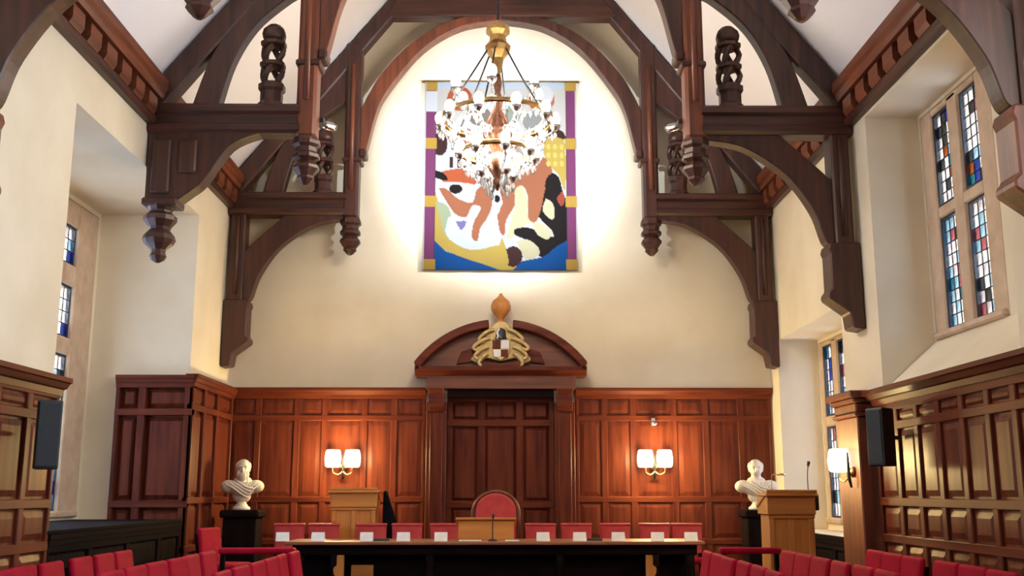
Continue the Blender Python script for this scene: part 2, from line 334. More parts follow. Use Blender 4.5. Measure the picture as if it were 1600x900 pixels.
def truss(key, label):
    r = root('roof_truss', (0, TY[key], 0), 0, label, 'roof truss', 'hammerbeam roof trusses')
    for s in (-1, 1):
        X = lambda p: (s * p[0], p[1])
        # hammer beam: moulded profile along x
        prof = [(-.15, 5.27), (-.11, 5.24), (.11, 5.24), (.15, 5.27), (.15, 5.33), (.12, 5.35), (.12, 5.45), (.16, 5.48), (.16, 5.54), (.13, 5.57), (-.13, 5.57), (-.16, 5.54), (-.16, 5.48), (-.12, 5.45), (-.12, 5.35), (-.15, 5.33)]
        MB().prism(prof, s * 2.20, s * (3.855), 'x').build('hammer_beam', 'oak_x', r)
        # hammer post with an attached shaft
        hp = MB().box((s * 2.03, -.135, 5.20), (s * 2.25, .135, 7.85)).build('hammer_post', 'red_z' if key == 'B' else 'oak_z', r, .035)  # middle truss posts: redder oak puts their lit look into the colour
        MB().tube([(s * 2.14, -.14, 5.62), (s * 2.14, -.14, 7.5)], .035, 8).build('shaft', 'red_z', hp)
        MB().box((s * 1.99, -.15, 6.02), (s * 2.27, .15, 6.09)).build('band', 'oak_x', hp, .015)
        # pendant
        MB().lathe([(.14, 5.21), (.155, 5.17), (.155, 5.13), (.12, 5.10), (.12, 5.05), (.15, 5.02), (.15, 4.98), (.10, 4.95), (.15, 4.89), (.15, 4.86), (.09, 4.78), (.10, 4.75), (.05, 4.70), (.02, 4.68)], (s * 2.14, 0, 0), 8, False).build('pendant', 'oak_z', r)
        # principal rafter
        MB().prism([X(p) for p in [(3.86, 5.57), (3.86, ztop(3.86)), (0.0, ztop(0)), (0.0, ztop(0) - .28), (3.70, 5.57)]], -.11, .11).build('rafter', 'oak_z', r, .02)
        # upper curved brace, hammer beam to post
        o = spline([(3.40, 5.56), (3.21, 6.16), (2.96, 6.58), (2.86, 6.72), (2.25, 7.48)]); i = spline([(3.11, 5.56), (2.975, 6.085), (2.74, 6.52), (2.40, 6.84), (2.24, 6.93)])
        MB().prism([X(p) for p in o + i[::-1]], -.09, .09).build('curved_brace', 'oak_z', r, .015)
        # arch brace to the collar
        i = spline([(2.03, 6.14), (1.95, 6.18), (1.80, 6.80), (1.62, 7.16), (1.16, 7.75), (.60, 8.11), (0.0, 8.22)]); o = spline([(2.03, 6.82), (1.91, 7.08), (1.72, 7.41), (1.31, 7.86), (.76, 8.20), (0.0, 8.40)])
        ab = MB().prism([X(p) for p in i + o[::-1]], -.10, .10).build('arch_brace', 'red_z' if s < 0 else 'oak_z', r, .02)
        MB().box((s * 1.93, -.13, 6.10), (s * 2.035, .13, 6.22)).build('foot_block', 'oak_x', ab, .02)
        carved_finial(r, s * 2.55)
        if key == 'B' and s < 0:
            # panelled bracket hung in front of the window bay
            br = MB().prism([X(p) for p in [(3.84, 5.25), (3.84, 4.45)] + spline([(3.52, 4.45), (3.38, 4.56), (3.22, 4.70), (2.95, 5.10), (2.62, 5.25)])], -.11, .11).build('bracket', 'oak_z', r, .015)
            for (a, b, c, d) in ((3.78, 3.58, 4.55, 5.16), (3.50, 3.30, 4.78, 5.16)):
                MB().box((s * a, -.15, c), (s * b, -.10, d)).build('raised_panel', 'oak_z', br, .02)
            MB().box((s * 3.86, -.15, 4.42), (s * 3.48, .15, 4.50)).build('sill_band', 'oak_x', br, .015)
            MB().lathe([(.15, 4.43), (.12, 4.38), (.12, 4.36), (.175, 4.32), (.175, 4.27), (.12, 4.20), (.11, 4.17), (.16, 4.11), (.175, 4.06), (.15, 4.01), (.08, 3.95), (.075, 3.92), (.09, 3.88), (.07, 3.84), (.02, 3.81)], (s * 3.69, 0, 0), 10, False).build('pendant', 'oak_z', r)
        else:
            wp = MB().box((s * 3.60, -.13, 4.0), (s * 3.80, .13, 5.25)).build('wall_post', 'oak_z', r, .02)
            MB().tube([(s * 3.70, -.135, 4.1), (s * 3.70, -.135, 5.2)], .03, 8).build('shaft', 'oak_z', wp)
            cb = MB().prism([X(p) for p in [(3.855, 4.02), (3.52, 4.02), (3.50, 3.95), (3.52, 3.90), (3.52, 3.52), (3.48, 3.48), (3.48, 3.42), (3.70, 3.26), (3.72, 3.10), (3.855, 3.08)]], -.15, .15).build('corbel', 'red_z' if key == 'A' else 'oak_z', r, .015)  # near truss corbel stays in redder oak, standing in for light on it
            o = spline([(3.62, 4.66), (3.53, 4.80), (3.05, 5.25)]); i = spline([(3.60, 4.02), (3.50, 4.05), (3.38, 4.40), (3.10, 4.80), (2.66, 5.10), (2.24, 5.19), (2.24, 5.26)])
            MB().prism([X(p) for p in i + o[::-1]], -.09, .09).build('curved_brace', 'oak_z', r, .015)
    MB().prism([(-1.72, 8.27), (1.72, 8.27), (1.50, 8.57), (-1.50, 8.57)], -.125, .125).build('collar_beam', 'oak_x', r, .02)
    return r
truss('A', 'dark oak hammerbeam truss cut off by the top edge, closest to the viewer')
truss('B', 'middle hammerbeam truss whose carved bracket hangs before the window bay')
truss('C', 'dark oak hammerbeam truss set against the end wall around the tapestry')

# ------------------------------------------------------------------ panelling
def panelling(name, label, frame, us, rows, ztop_, wood_='mah', corn=.10, base=0.0, stile=.09, rail=.08, thick=.05, cornice=True):
    """frame: (kind, offset); us: column edges; rows: row edges from the bottom to the top"""
    kind, off = frame
    mp = {'back': lambda u, d, z: (u, off - d, z), 'left': lambda u, d, z: (off + d, u, z), 'right': lambda u, d, z: (off - d, u, z)}[kind]
    ax = 'x' if kind == 'back' else 'y'
    r = struct(root(name), label)
    def bx(nm, u0, u1, d0, d1, z0, z1, mat, bev=.008, par=r):
        return MB().box(mp(u0, d0, z0), mp(u1, d1, z1)).build(nm, mat, par, bev)
    us = sorted(us)
    bx('backing', us[0], us[-1], .0, thick * .4, base, ztop_ - .02, wood_ + '_z', 0)
    for u in us: bx('stile', max(u - stile/2, us[0]), min(u + stile/2, us[-1]), thick * .3, thick, base, rows[-1], wood_ + '_z')
    for z in rows: bx('rail', us[0], us[-1], thick * .3, thick * 1.06, z - rail/2, z + rail/2, wood_ + '_' + ax)
    for i in range(len(us) - 1):
        for j in range(len(rows) - 1):
            a, b, c, d = us[i] + stile/2, us[i+1] - stile/2, rows[j] + rail/2, rows[j+1] - rail/2
            if b - a < .08 or d - c < .05: continue
            g = .02; k = min(.05, (b - a) * .2, (d - c) * .2); t0, t1 = thick * .45, thick * .75
            q0 = [(a+g, c+g), (b-g, c+g), (b-g, d-g), (a+g, d-g)]; q1 = [(a+g+k, c+g+k), (b-g-k, c+g+k), (b-g-k, d-g-k), (a+g+k, d-g-k)]
            vs = [mp(u, t0, z) for u, z in q0] + [mp(u, t1, z) for u, z in q1]
            MB().add(vs, [(4, 5, 6, 7)] + [(n, (n+1) % 4, 4 + (n+1) % 4, 4 + n) for n in range(4)] + [(3, 2, 1, 0)]).build('panel', wood_ + '_z', r)
    if cornice:
        h = ztop_; prof = [(0, h), (corn + thick, h), (corn + thick, h - .04), (corn*.8 + thick, h - .05), (corn*.55 + thick, h - .09), (corn*.3 + thick, h - .10), (corn*.15 + thick, h - .15), (0, h - .15)]
        vs = [mp(us[0], d, z) for d, z in prof] + [mp(us[-1], d, z) for d, z in prof]; n = len(prof)
        MB().add(vs, [tuple(range(n)), tuple(range(2*n-1, n-1, -1))] + [(k, k+n, (k+1) % n + n, (k+1) % n) for k in range(n)]).build('cornice', wood_ + '_' + ax, r)
    return r
brows = [.20, .72, 1.29, 2.42, 2.74]
panelling('trim_1', 'mahogany wall panelling behind the table, on the bay side of the doorcase', ('back', YB), [-3.84, -3.42, -2.87, -2.48, -1.92, -1.50, -1.06], brows, 2.84, thick=.032)
panelling('trim_2', 'mahogany wall panelling behind the table, on the lectern side of the doorcase', ('back', YB), [1.06, 1.46, 1.87, 2.45, 2.90, 3.40, 3.84], brows, 2.84, thick=.032)
panelling('trim_3', 'dark panelling facing the hall at the end of the window bay', ('back', 12.92), [-4.70, -4.38, -3.76], [.20, 1.25, 2.35, 2.70], 2.80, corn=.05, thick=.16)
panelling('trim_4', 'mahogany panelling on the short wall between bay and end wall', ('left', -W), [12.76, 13.35, 13.95, 14.72], brows, 2.82, corn=.06, thick=.10)
panelling('trim_5', 'mahogany side panelling below the near plain wall with a speaker on it', ('left', -W), [5.0, 5.6, 6.2, 6.8, 7.4, 7.95, 8.50, 9.05], [.2, .95, 1.30, 2.02, 2.22], 2.36, thick=.05, corn=.10)
panelling('trim_6', 'glossy mahogany side panelling below the upper window', ('right', W), [5.0, 5.6, 6.2, 6.8, 7.30, 7.72, 8.15, 8.62, 9.10, 9.58, 10.06, 10.62], [.2, .95, 1.30, 2.03, 2.22], 2.40, thick=.05, corn=.12)
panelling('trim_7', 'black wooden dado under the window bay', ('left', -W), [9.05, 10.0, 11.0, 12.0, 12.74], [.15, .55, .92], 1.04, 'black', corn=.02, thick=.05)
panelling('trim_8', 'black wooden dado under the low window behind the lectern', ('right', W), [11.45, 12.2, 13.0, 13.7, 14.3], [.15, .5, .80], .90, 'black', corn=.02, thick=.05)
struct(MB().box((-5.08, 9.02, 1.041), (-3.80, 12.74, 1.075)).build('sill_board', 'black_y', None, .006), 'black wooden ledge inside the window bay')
# end pilaster of the side panelling
def pilaster(name, label, x0, x1, y0, y1, z1, mat):
    r = struct(root(name), label); c = lambda e, za, zb, nm: MB().box((x0 - e, y0 - e, za), (x1 + (e if x1 < 3.8 else 0), y1 + e, zb)).build(nm, mat + '_z', r, .012)
    c(0, 0, z1 - .26, 'shaft'); c(.03, 0, .25, 'plinth'); c(.035, z1 - .26, z1 - .22, 'astragal'); c(.015, z1 - .22, z1 - .12, 'neck'); c(.05, z1 - .12, z1 - .07, 'moulding'); c(.09, z1 - .07, z1, 'capital')
    return r
pilaster('pillar_panelling', 'square panelled pilaster carrying the lit sconce at the end of the side panelling', 3.66, W, 10.70, 11.36, 2.42, 'red')

# ------------------------------------------------------------------ doorcase
d = root('doorcase', (0, 14.5, 0.12), 0, 'grand mahogany doorcase with broken segmental pediment behind the chairman\'s seat', 'doorcase')
for s in (-1, 1):
    p = MB().box((s*.75, .0, 0), (s*1.03, .28, 2.50)).build('pilaster', 'mah_z', d, .01)
    MB().box((s*.80, -.025, .40), (s*.98, .0, 2.35)).build('sunk_panel', 'mah_z', p, .012)
    MB().box((s*.72, -.04, 0), (s*1.06, .28, .3)).build('plinth', 'mah_z', p, .01)
    MB().prism([(-.02, 2.38), (-.10, 2.44), (-.10, 2.60), (-.14, 2.68), (.1, 2.68), (.1, 2.38)], s*.78, s*1.0, 'x').build('scroll_bracket', 'mah_x', p, .01)
MB().box((-1.04, -.06, 2.68), (1.04, .28, 2.90)).build('frieze', 'red_x', d, .008)
MB().prism([(-.06, 2.86), (-.12, 2.89), (-.16, 2.92), (-.20, 2.93), (-.20, 2.98), (.28, 2.98), (.28, 2.86)], -1.19, 1.19, 'x').build('cornice', 'mah_x', d)
MB().box((-.74, -.02, 2.56), (.74, .05, 2.68)).build('soffit', 'black_x', d, .01)
# field: boards and panels inside the doorcase
MB().box((-.75, .22, 0), (.75, .28, 2.68)).build('backing', 'mah_z', d)
for u in (-.73, -.27, .27, .73): MB().box((max(u - .05, -.75), .17, 0), (min(u + .05, .75), .24, 2.60)).build('stile', 'mah_z', d, .008)
for z in (.15, 1.10, 2.22, 2.56): MB().box((-.75, .165, z - .045), (.75, .24, z + .045)).build('rail', 'mah_x', d, .008)
for a, b in ((-.68, -.32), (-.22, .22), (.32, .68)):
    for c, e in ((.20, 1.05), (1.15, 2.17), (2.27, 2.51)):
        k = .045; q0 = [(a+.01, c+.01), (b-.01, c+.01), (b-.01, e-.01), (a+.01, e-.01)]; q1 = [(a+k, c+k), (b-k, c+k), (b-k, e-k), (a+k, e-k)]
        MB().add([(u, .22, z) for u, z in q0] + [(u, .185, z) for u, z in q1], [(4, 5, 6, 7), (3, 2, 1, 0)] + [(n, (n+1) % 4, 4+(n+1) % 4, 4+n) for n in range(4)]).build('panel', 'mah_z', d)
# broken segmental pediment
def arcpts(R, zc, x0, x1, n=14): return [(x0 + (x1-x0)*k/n, zc + math.sqrt(max(R*R - (x0 + (x1-x0)*k/n)**2, 0))) for k in range(n + 1)]
Rr = (1.17**2 + .60**2) / (2*.60); zc = 2.98 + .60 - Rr
for s in (-1, 1):
    top = arcpts(Rr + .06, zc, s*.17, s*1.20); bot = arcpts(Rr - .05, zc, s*.17, s*1.16)
    MB().prism(top + bot[::-1], -.20, .28).build('pediment_cornice', 'mah_x', d, .012)
    bot2 = arcpts(Rr - .05, zc, s*.02, s*1.10)
    MB().prism(bot2 + [(s*1.10, 2.98), (s*.02, 2.98)], -.02, .26).build('tympanum', 'red_x', d)
MB().prism([(-.62, 3.02), (-.40, 3.05), (-.28, 3.28), (-.55, 3.20)], -.06, -.02).build('carved_spray', 'mah_x', d, .01)
MB().prism([(.62, 3.02), (.40, 3.05), (.28, 3.28), (.55, 3.20)], -.06, -.02).build('carved_spray', 'mah_x', d, .01)
f = MB().lathe([(.10, 3.56), (.10, 3.60), (.045, 3.63), (.04, 3.68), (.09, 3.73), (.135, 3.80), (.145, 3.86), (.12, 3.93), (.06, 3.98), (.03, 4.01), (.02, 4.04)], (0, .02, 0), 20).build('finial_urn', 'pale_z', d)
# coat of arms in the pediment gap
c = MB().prism(spline([(-.42, .08), (-.34, .20), (-.22, .42), (-.10, .58), (0, .62), (.10, .58), (.22, .42), (.34, .20), (.42, .08), (.30, .03), (.20, .10), (0, .06), (-.20, .10), (-.30, .03), (-.42, .08)], 4)[:-1], -.03, .06).build('coat_of_arms', 'gilt', d, .012, label='gilded coat of arms with mantling'); c.location = (0, -.09, 3.0)
for s in (-1, 1):
    for a, b_, z0 in ((.10, .30, .50), (.15, .38, .38), (.17, .36, .26), (.18, .30, .16)):
        MB().tube(spline([(s*a, -.05, z0), (s*(a*.5 + b_*.5), -.075, z0 - .04), (s*b_, -.06, z0 - .13), (s*(b_ - .05), -.06, z0 - .17), (s*(b_ - .08), -.065, z0 - .12)]), [.030, *[.026]*22, .010, .008], 6).build('scroll', 'gilt', c)
SH = [(-.13, .36), (-.13, .22), (-.09, .12), (0, .06), (.09, .12), (.13, .22), (.13, .36)]
MB().prism(SH, -.09, -.02).build('shield', 'gilt', c, .01)
for a, b_, z0, z1, mt in ((-.115, -.004, .22, .345, 'mah_z'), (.004, .115, .22, .345, 'paper'), (-.10, -.004, .11, .212, 'paper'), (.004, .10, .11, .212, 'mah_z')):
    MB().box((a, -.10, z0), (b_, -.085, z1)).build('quarter', mt, c, .006)
hm = MB().lathe([(.085, .36), (.075, .40), (.07, .46), (.05, .50), (.01, .52)], (0, -.06, 0), 12).build('helm', 'iron', c)
MB().tube(spline([(-.02, -.10, .50), (-.05, -.12, .44), (-.035, -.13, .40), (-.05, -.12, .36)]), .016, 6).build('plume', 'paper', hm)
MB().tube([(-.085, -.06, .375), (0, -.135, .375), (.085, -.06, .375)], .012, 6).build('torse', 'gilt', hm)
MB().prism(spline([(-.26, .05), (-.13, .025), (0, .02), (.13, .025), (.26, .05), (.25, -.05), (.13, -.075), (0, -.08), (-.13, -.075), (-.25, -.05), (-.26, .05)], 3)[:-1], -.12, -.05).build('motto_ribbon', 'mah_x', c, .01)

# ------------------------------------------------------------------ tapestry
def tapestry():
    U0, U1, V0, V1 = 65, 710, 60, 855         # drawing frame
    x0, x1, zt, zb = -1.14, 1.12, 7.43, 4.545
    nu, nv = 176, 224
    layers = []
    def poly(c, pts, sm=True):
        if sm: pts = spline(pts + [pts[0]], 5)[:-1]
        xs_ = [p[0] for p in pts]; ys_ = [p[1] for p in pts]
        layers.append((c, pts, min(xs_), max(xs_), min(ys_), max(ys_)))
    def ell(c, cx, cy_, rx, ry, n=18): poly(c, [(cx + rx*math.cos(2*PI*k/n), cy_ + ry*math.sin(2*PI*k/n)) for k in range(n)], False)
    def rect(c, a, b, e, g): poly(c, [(a, b), (e, b), (e, g), (a, g)], False)
    white = (.74, .75, .78); org = (.46, .17, .085); brn = (.33, .10, .045); blk = (.020, .014, .014); yel = (.62, .44, .10); blu = (.012, .10, .36); crm = (.72, .66, .42); pur = (.26, .065, .17); gold = (.62, .38, .07); grn = (.42, .48, .30); dkb = (.07, .030, .028)
    rect((.62, .70, .80), 112, 60, 665, 90)
    rect((.70, .66, .60), 112, 90, 665, 300)
    ell((.80, .82, .86), 330, 300, 150, 150); ell((.40, .44, .36), 420, 200, 60, 40); ell((.30, .24, .20), 300, 210, 50, 40)
    ell((.36, .36, .34), 530, 230, 50, 45); ell((.52, .34, .32), 330, 400, 45, 45); ell((.52, .38, .34), 440, 380, 45, 45)
    ell((.50, .16, .12), 240, 300, 36, 40); ell((.46, .50, .44), 490, 310, 46, 40)
    poly(yel, [(112, 520), (140, 620), (150, 690), (205, 750), (300, 770), (380, 755), (412, 800), (465, 840), (430, 856), (390, 858), (330, 838), (240, 806), (160, 775), (108, 730)])
    poly(grn, [(115, 570), (165, 590), (185, 650), (175, 720), (150, 700), (135, 640)])
    poly((.72, .76, .82), [(170, 640), (230, 610), (300, 600), (345, 640), (370, 700), (340, 760), (260, 770), (190, 740), (160, 700)])
    poly((.24, .20, .42), [(200, 655), (245, 655), (225, 690)])
    poly(blu, [(108, 730), (160, 778), (240, 806), (330, 836), (390, 856), (108, 856)], False)
    poly(blu, [(440, 856), (480, 818), (560, 802), (625, 752), (668, 715), (668, 856)], False)
    poly(crm, [(470, 500), (500, 560), (505, 640), (560, 690), (600, 700), (590, 730), (540, 720), (520, 660), (470, 690), (440, 720), (415, 720), (440, 620), (455, 560)])
    poly(blk, [(590, 455), (625, 460), (650, 530), (668, 600), (668, 720), (625, 755), (560, 802), (530, 770), (500, 735), (450, 712), (448, 688), (500, 680), (560, 700), (605, 720), (600, 690), (560, 650), (542, 620), (562, 580), (568, 500)])
    poly(crm, [(578, 560), (602, 575), (614, 610), (608, 645), (584, 636), (564, 604)])
    poly(crm, [(520, 655), (560, 665), (596, 690), (588, 728), (552, 716), (530, 690)])
    poly(crm, [(455, 738), (500, 730), (540, 755), (548, 790), (500, 812), (480, 790)])
    ell(dkb, 440, 800, 40, 42); poly(yel, [(395, 720), (412, 770), (420, 830), (380, 840), (375, 780)])
    poly(org, [(390, 500), (440, 470), (480, 452), (540, 420), (572, 385), (606, 440), (590, 470), (570, 540), (558, 600), (536, 655), (504, 640), (504, 560), (484, 508), (452, 520), (446, 590), (412, 650), (404, 712), (384, 690), (376, 620), (396, 580), (386, 530)])
    poly(org, [(128, 515), (160, 520), (210, 560), (270, 575), (290, 520), (340, 495), (352, 550), (350, 600), (330, 645), (304, 685), (292, 735), (270, 722), (276, 660), (306, 600), (270, 590), (245, 635), (200, 625), (160, 570)])
    poly((.56, .13, .05), [(120, 455), (170, 440), (230, 438), (280, 478), (282, 500), (220, 492), (150, 490)])
    rect(white, 120, 385, 168, 430); rect(dkb, 174, 385, 186, 430); rect(dkb, 206, 385, 218, 430); ell(white, 252, 528, 32, 32); ell(blk, 200, 520, 28, 20); poly(blk, [(112, 440), (150, 455), (165, 485), (112, 470)])
    ell(white, 372, 590, 16, 34); ell(blk, 374, 560, 12, 16); ell(crm, 470, 540, 24, 34)
    poly(yel, [(566, 318), (600, 300), (656, 304), (660, 520), (632, 460), (596, 420), (570, 370)])
    for k in range(9): ell((.76, .62, .16), 590 + (k % 3)*28, 340 + (k//3)*36, 9, 12)
    poly(dkb, [(556, 296), (576, 268), (642, 268), (664, 306), (610, 296)])
    poly((.42, .09, .06), [(622, 560), (648, 530), (656, 570), (640, 590)]); ell(blk, 608, 505, 34, 50)
    ell(dkb, 132, 330, 32, 50)
    ell((.52, .13, .06), 213, 133, 54, 54); ell((.78, .74, .72), 213, 133, 30, 30)
    ell((.52, .15, .08), 560, 135, 58, 56); ell((.78, .76, .76), 575, 118, 38, 42)
    rect(pur, 72, 60, 110, 856); rect(pur, 668, 60, 703, 856)
    rect((.10, .06, .10), 110, 60, 115, 856); rect((.10, .06, .10), 663, 60, 668, 856)
    rect((.80, .80, .84), 72, 100, 118, 190)  # washed-out patch of the border, glare put into the print
    for vy in (76, 326, 571, 832):
        for ux in (93, 684): rect(gold, ux - 24, vy - 22, ux + 24, vy + 22)
    def inside(x, y, pts):
        c_ = False; j = len(pts) - 1
        for i in range(len(pts)):
            xi, yi = pts[i]; xj, yj = pts[j]
            if (yi > y) != (yj > y) and x < (xj - xi)*(y - yi)/(yj - yi) + xi: c_ = not c_
            j = i
        return c_
    vs, cols, fs = [], [], []
    for b in range(nv + 1):
        for a in range(nu + 1):
            u = U0 + (U1 - U0)*a/nu; v = V0 + (V1 - V0)*b/nv
            col = white
            for c_, pts, xa, xb, ya, yb in reversed(layers):
                if xa <= u <= xb and ya <= v <= yb and inside(u, v, pts): col = c_; break
            cols.append(col)
            vs.append((x0 + (x1-x0)*a/nu, .012*math.sin(a*.16) * (.3 + .7*b/nv), zt + (zb-zt)*b/nv))
    n1 = len(vs); k = nu + 1
    for b in range(nv):
        for a in range(nu): i = b*k + a; fs.append((i, i + k, i + k + 1, i + 1))
    # back skin and rim give the cloth its thickness
    rim = [a for a in range(nu)] + [b*k + nu for b in range(nv)] + [nv*k + a for a in range(nu, 0, -1)] + [b*k for b in range(nv, 0, -1)]
    vs += [(vs[i][0], .028, vs[i][2]) for i in rim]; cols += [(.3, .25, .2)] * len(rim); m_ = len(rim)
    fs += [(rim[i], rim[(i+1) % m_], n1 + (i+1) % m_, n1 + i) for i in range(m_)] + [tuple(n1 + i for i in range(m_))]
    me = bpy.data.meshes.new('tapestry_cloth'); me.from_pydata(vs, [], fs)
    at = me.color_attributes.new('print', 'FLOAT_COLOR', 'POINT')
    at.data.foreach_set('color', [q for c_ in cols for q in (*c_, 1.0)])
    me.polygons.foreach_set('use_smooth', [True] * len(me.polygons))
    m, nt, bs = new_mat('woven_tapestry'); N, L = nt.nodes, nt.links
    ca = N.new('ShaderNodeVertexColor'); ca.layer_name = 'print'; hs = N.new('ShaderNodeHueSaturation'); hs.inputs['Saturation'].default_value = 1.0; hs.inputs['Value'].default_value = .34; L.new(ca.outputs[0], hs.inputs['Color']); L.new(hs.outputs[0], bs.inputs['Base Color'])
    bs.inputs['Roughness'].default_value = .9; bs.inputs['Specular IOR Level'].default_value = .1
    tc = N.new('ShaderNodeTexCoord'); wv = N.new('ShaderNodeTexWave'); wv.inputs['Scale'].default_value = 60; bp = N.new('ShaderNodeBump'); bp.inputs['Strength'].default_value = .1
    L.new(tc.outputs['Object'], wv.inputs[0]); L.new(wv.outputs[1], bp.inputs['Height']); L.new(bp.outputs[0], bs.inputs['Normal'])
    me.materials.append(m)
    r = root('tapestry', (0, 14.72, 0), 0, 'large abstract tapestry with purple borders hung on the end wall', 'tapestry')
    o = bpy.data.objects.new('cloth', me); COL.objects.link(o); o.parent = r
    MB().tube([(x0 - .05, .03, zt + .01), (x1 + .05, .03, zt + .01)], .018, 8).build('hanging_rod', 'brass', r)
tapestry()

# ------------------------------------------------------------------ chandelier
def chandelier(loc, power, label):
    r = root('chandelier', loc, 0, label, 'chandelier', 'chandeliers')
    # local z=0 is the middle of the lamp ring
    MB().tube([(0, 0, .30), (0, 0, 4.3)], .016, 8).build('suspension_rod', 'iron', r)
    MB().lathe([(.03, 1.36), (.07, 1.33), (.13, 1.28), (.14, 1.22), (.09, 1.17), (.10, 1.10), (.15, 1.04), (.13, .98), (.07, .90), (.05, .80), (.03, .70)], n=10, smooth=False).build('crown', 'brass', r)
    MB().lathe([(.03, .72), (.05, .60), (.03, .50), (.07, .40), (.05, .30), (.11, .18), (.16, .08), (.17, 0), (.12, -.10), (.06, -.18), (.09, -.26), (.13, -.34), (.09, -.42), (.04, -.50), (.05, -.56), (.01, -.64)], n=18).build('stem', 'copper', r)
    for k in range(6):
        a = 2*PI*k/6 + .3
        MB().tube([(.12*math.cos(a), .12*math.sin(a), 1.0), (.36*math.cos(a), .36*math.sin(a), .58), (.60*math.cos(a), .60*math.sin(a), .20)], .010, 6).build('chain', 'iron', r)
    MB().lathe([(.60, .17), (.63, .15), (.63, .20), (.60, .22), (.60, .17)], n=32, caps=False).build('hoop', 'brass', r)
    MB().lathe([(.38, -.22), (.41, -.24), (.41, -.19), (.38, -.17), (.38, -.22)], n=28, caps=False).build('hoop', 'brass', r)
    tiers = [(10, .64, .10, 0.0), (8, .42, -.26, .2), (6, .50, .46, .4), (4, .20, -.46, .5)]
    bulb = MB().lathe([(.012, .0), (.042, .03), (.058, .075), (.054, .11), (.034, .145), (.008, .16)], n=12).mesh('bulb', M['bulb'])
    cup = MB().lathe([(.015, -.05), (.03, -.04), (.055, -.01), (.06, .015), (.03, .02)], n=12).mesh('lamp_cup', M['silver'])
    drop = MB().lathe([(.003, 0), (.016, -.03), (.02, -.055), (.012, -.085), (.002, -.10)], n=8).mesh('crystal_drop', M['crystal'])
    for n, R, z, off in tiers:
        for k in range(n):
            a = 2*PI*k/n + off; ca, sa = math.cos(a), math.sin(a)
            arm = MB().tube(spline([(.10*ca, .10*sa, z - .02), (R*.45*ca, R*.45*sa, z - .14), (R*.8*ca, R*.8*sa, z - .12), (R*ca, R*sa, z - .03)], 4), .012, 6).build('arm', 'crystal', r)
            c_ = link_mesh('lamp_cup', cup, arm, (R*ca, R*sa, z)); b_ = link_mesh('bulb', bulb, arm, (R*ca, R*sa, z + .01))
            for q in range(5): link_mesh('crystal_drop', drop, arm, (R*(.95 - .14*q)*ca, R*(.95 - .14*q)*sa, z - .07 - .03*math.sin(q*.9)))
            link_mesh('crystal_drop', drop, arm, (R*ca, R*sa, z - .05)); link_mesh('crystal_drop', drop, arm, (R*.6*ca, R*.6*sa, z - .16))
    l = bpy.data.lights.new('chandelier_light', 'POINT'); l.energy = power; l.color = (1.0, .85, .67) if power == P_CHAND else (1.0, .90, .80); l.shadow_soft_size = .60
    lo = bpy.data.objects.new('chandelier_light', l); COL.objects.link(lo); lo.parent = r; lo.location = (0, 0, .05)
    return r
M['silver'] = mix_noise('tarnished_silver', (.45, .40, .36), (.66, .60, .55), (20, 20, 20), .3, 0, metal=1.0)
m_, nt_, b_ = new_mat('crystal'); b_.inputs['Base Color'].default_value = (.9, .92, .95, 1); b_.inputs['Roughness'].default_value = .05; b_.inputs['Transmission Weight'].default_value = .7; b_.inputs['IOR'].default_value = 1.5; M['crystal'] = m_
chandelier((-.04, TY['B'] + .05, 5.28), P_CHAND, 'many-armed lit brass chandelier hanging in front of the tapestry')
chandelier((-.04, 3.6, 5.28), P_CHAND_FILL, 'added many-armed brass chandelier above the viewer, unseen fill light')  # second chandelier added out of view to brighten ceiling and near walls

# ------------------------------------------------------------------ spotlights on the middle truss
def aim(o, tgt):
    o.rotation_euler = (Vector(tgt) - o.location).to_track_quat('-Z', 'Y').to_euler()
for s, lab in ((-1, 'small spotlight on the middle truss post, on the window bay side'), (1, 'small spotlight on the middle truss post, on the lectern side')):
    p = Vector((s*1.96, TY['B'] + .30, 5.47)); tgt = Vector((-s*.12, 14.8, 6.25))
    r = root('spotlight', p, 0, lab, 'spotlight', 'tapestry spotlights')
    MB().box((s*.02, -.20, -.03), (s*.10, .02, .03)).build('mounting_arm', 'iron', r, .005)
    can = MB().lathe([(.028, -.08), (.045, -.06), (.05, .06), (.055, .09)], n=16).build('housing', 'chrome', r)
    q = (tgt - p).to_track_quat('Z', 'Y'); can.rotation_euler = q.to_euler()
    ln = MB().lathe([(.048, .085), (.03, .1), (.005, .105)], n=16).build('lens', 'lens', can)
    l = bpy.data.lights.new('spot_beam', 'SPOT'); l.energy = P_SPOT; l.color = (.82, .91, 1.0); l.spot_size = math.radians(66); l.spot_blend = .8; l.shadow_soft_size = .05
    lo = bpy.data.objects.new('spot_beam', l); COL.objects.link(lo); lo.location = p + (tgt - p).normalized()*.13; aim(lo, tgt)

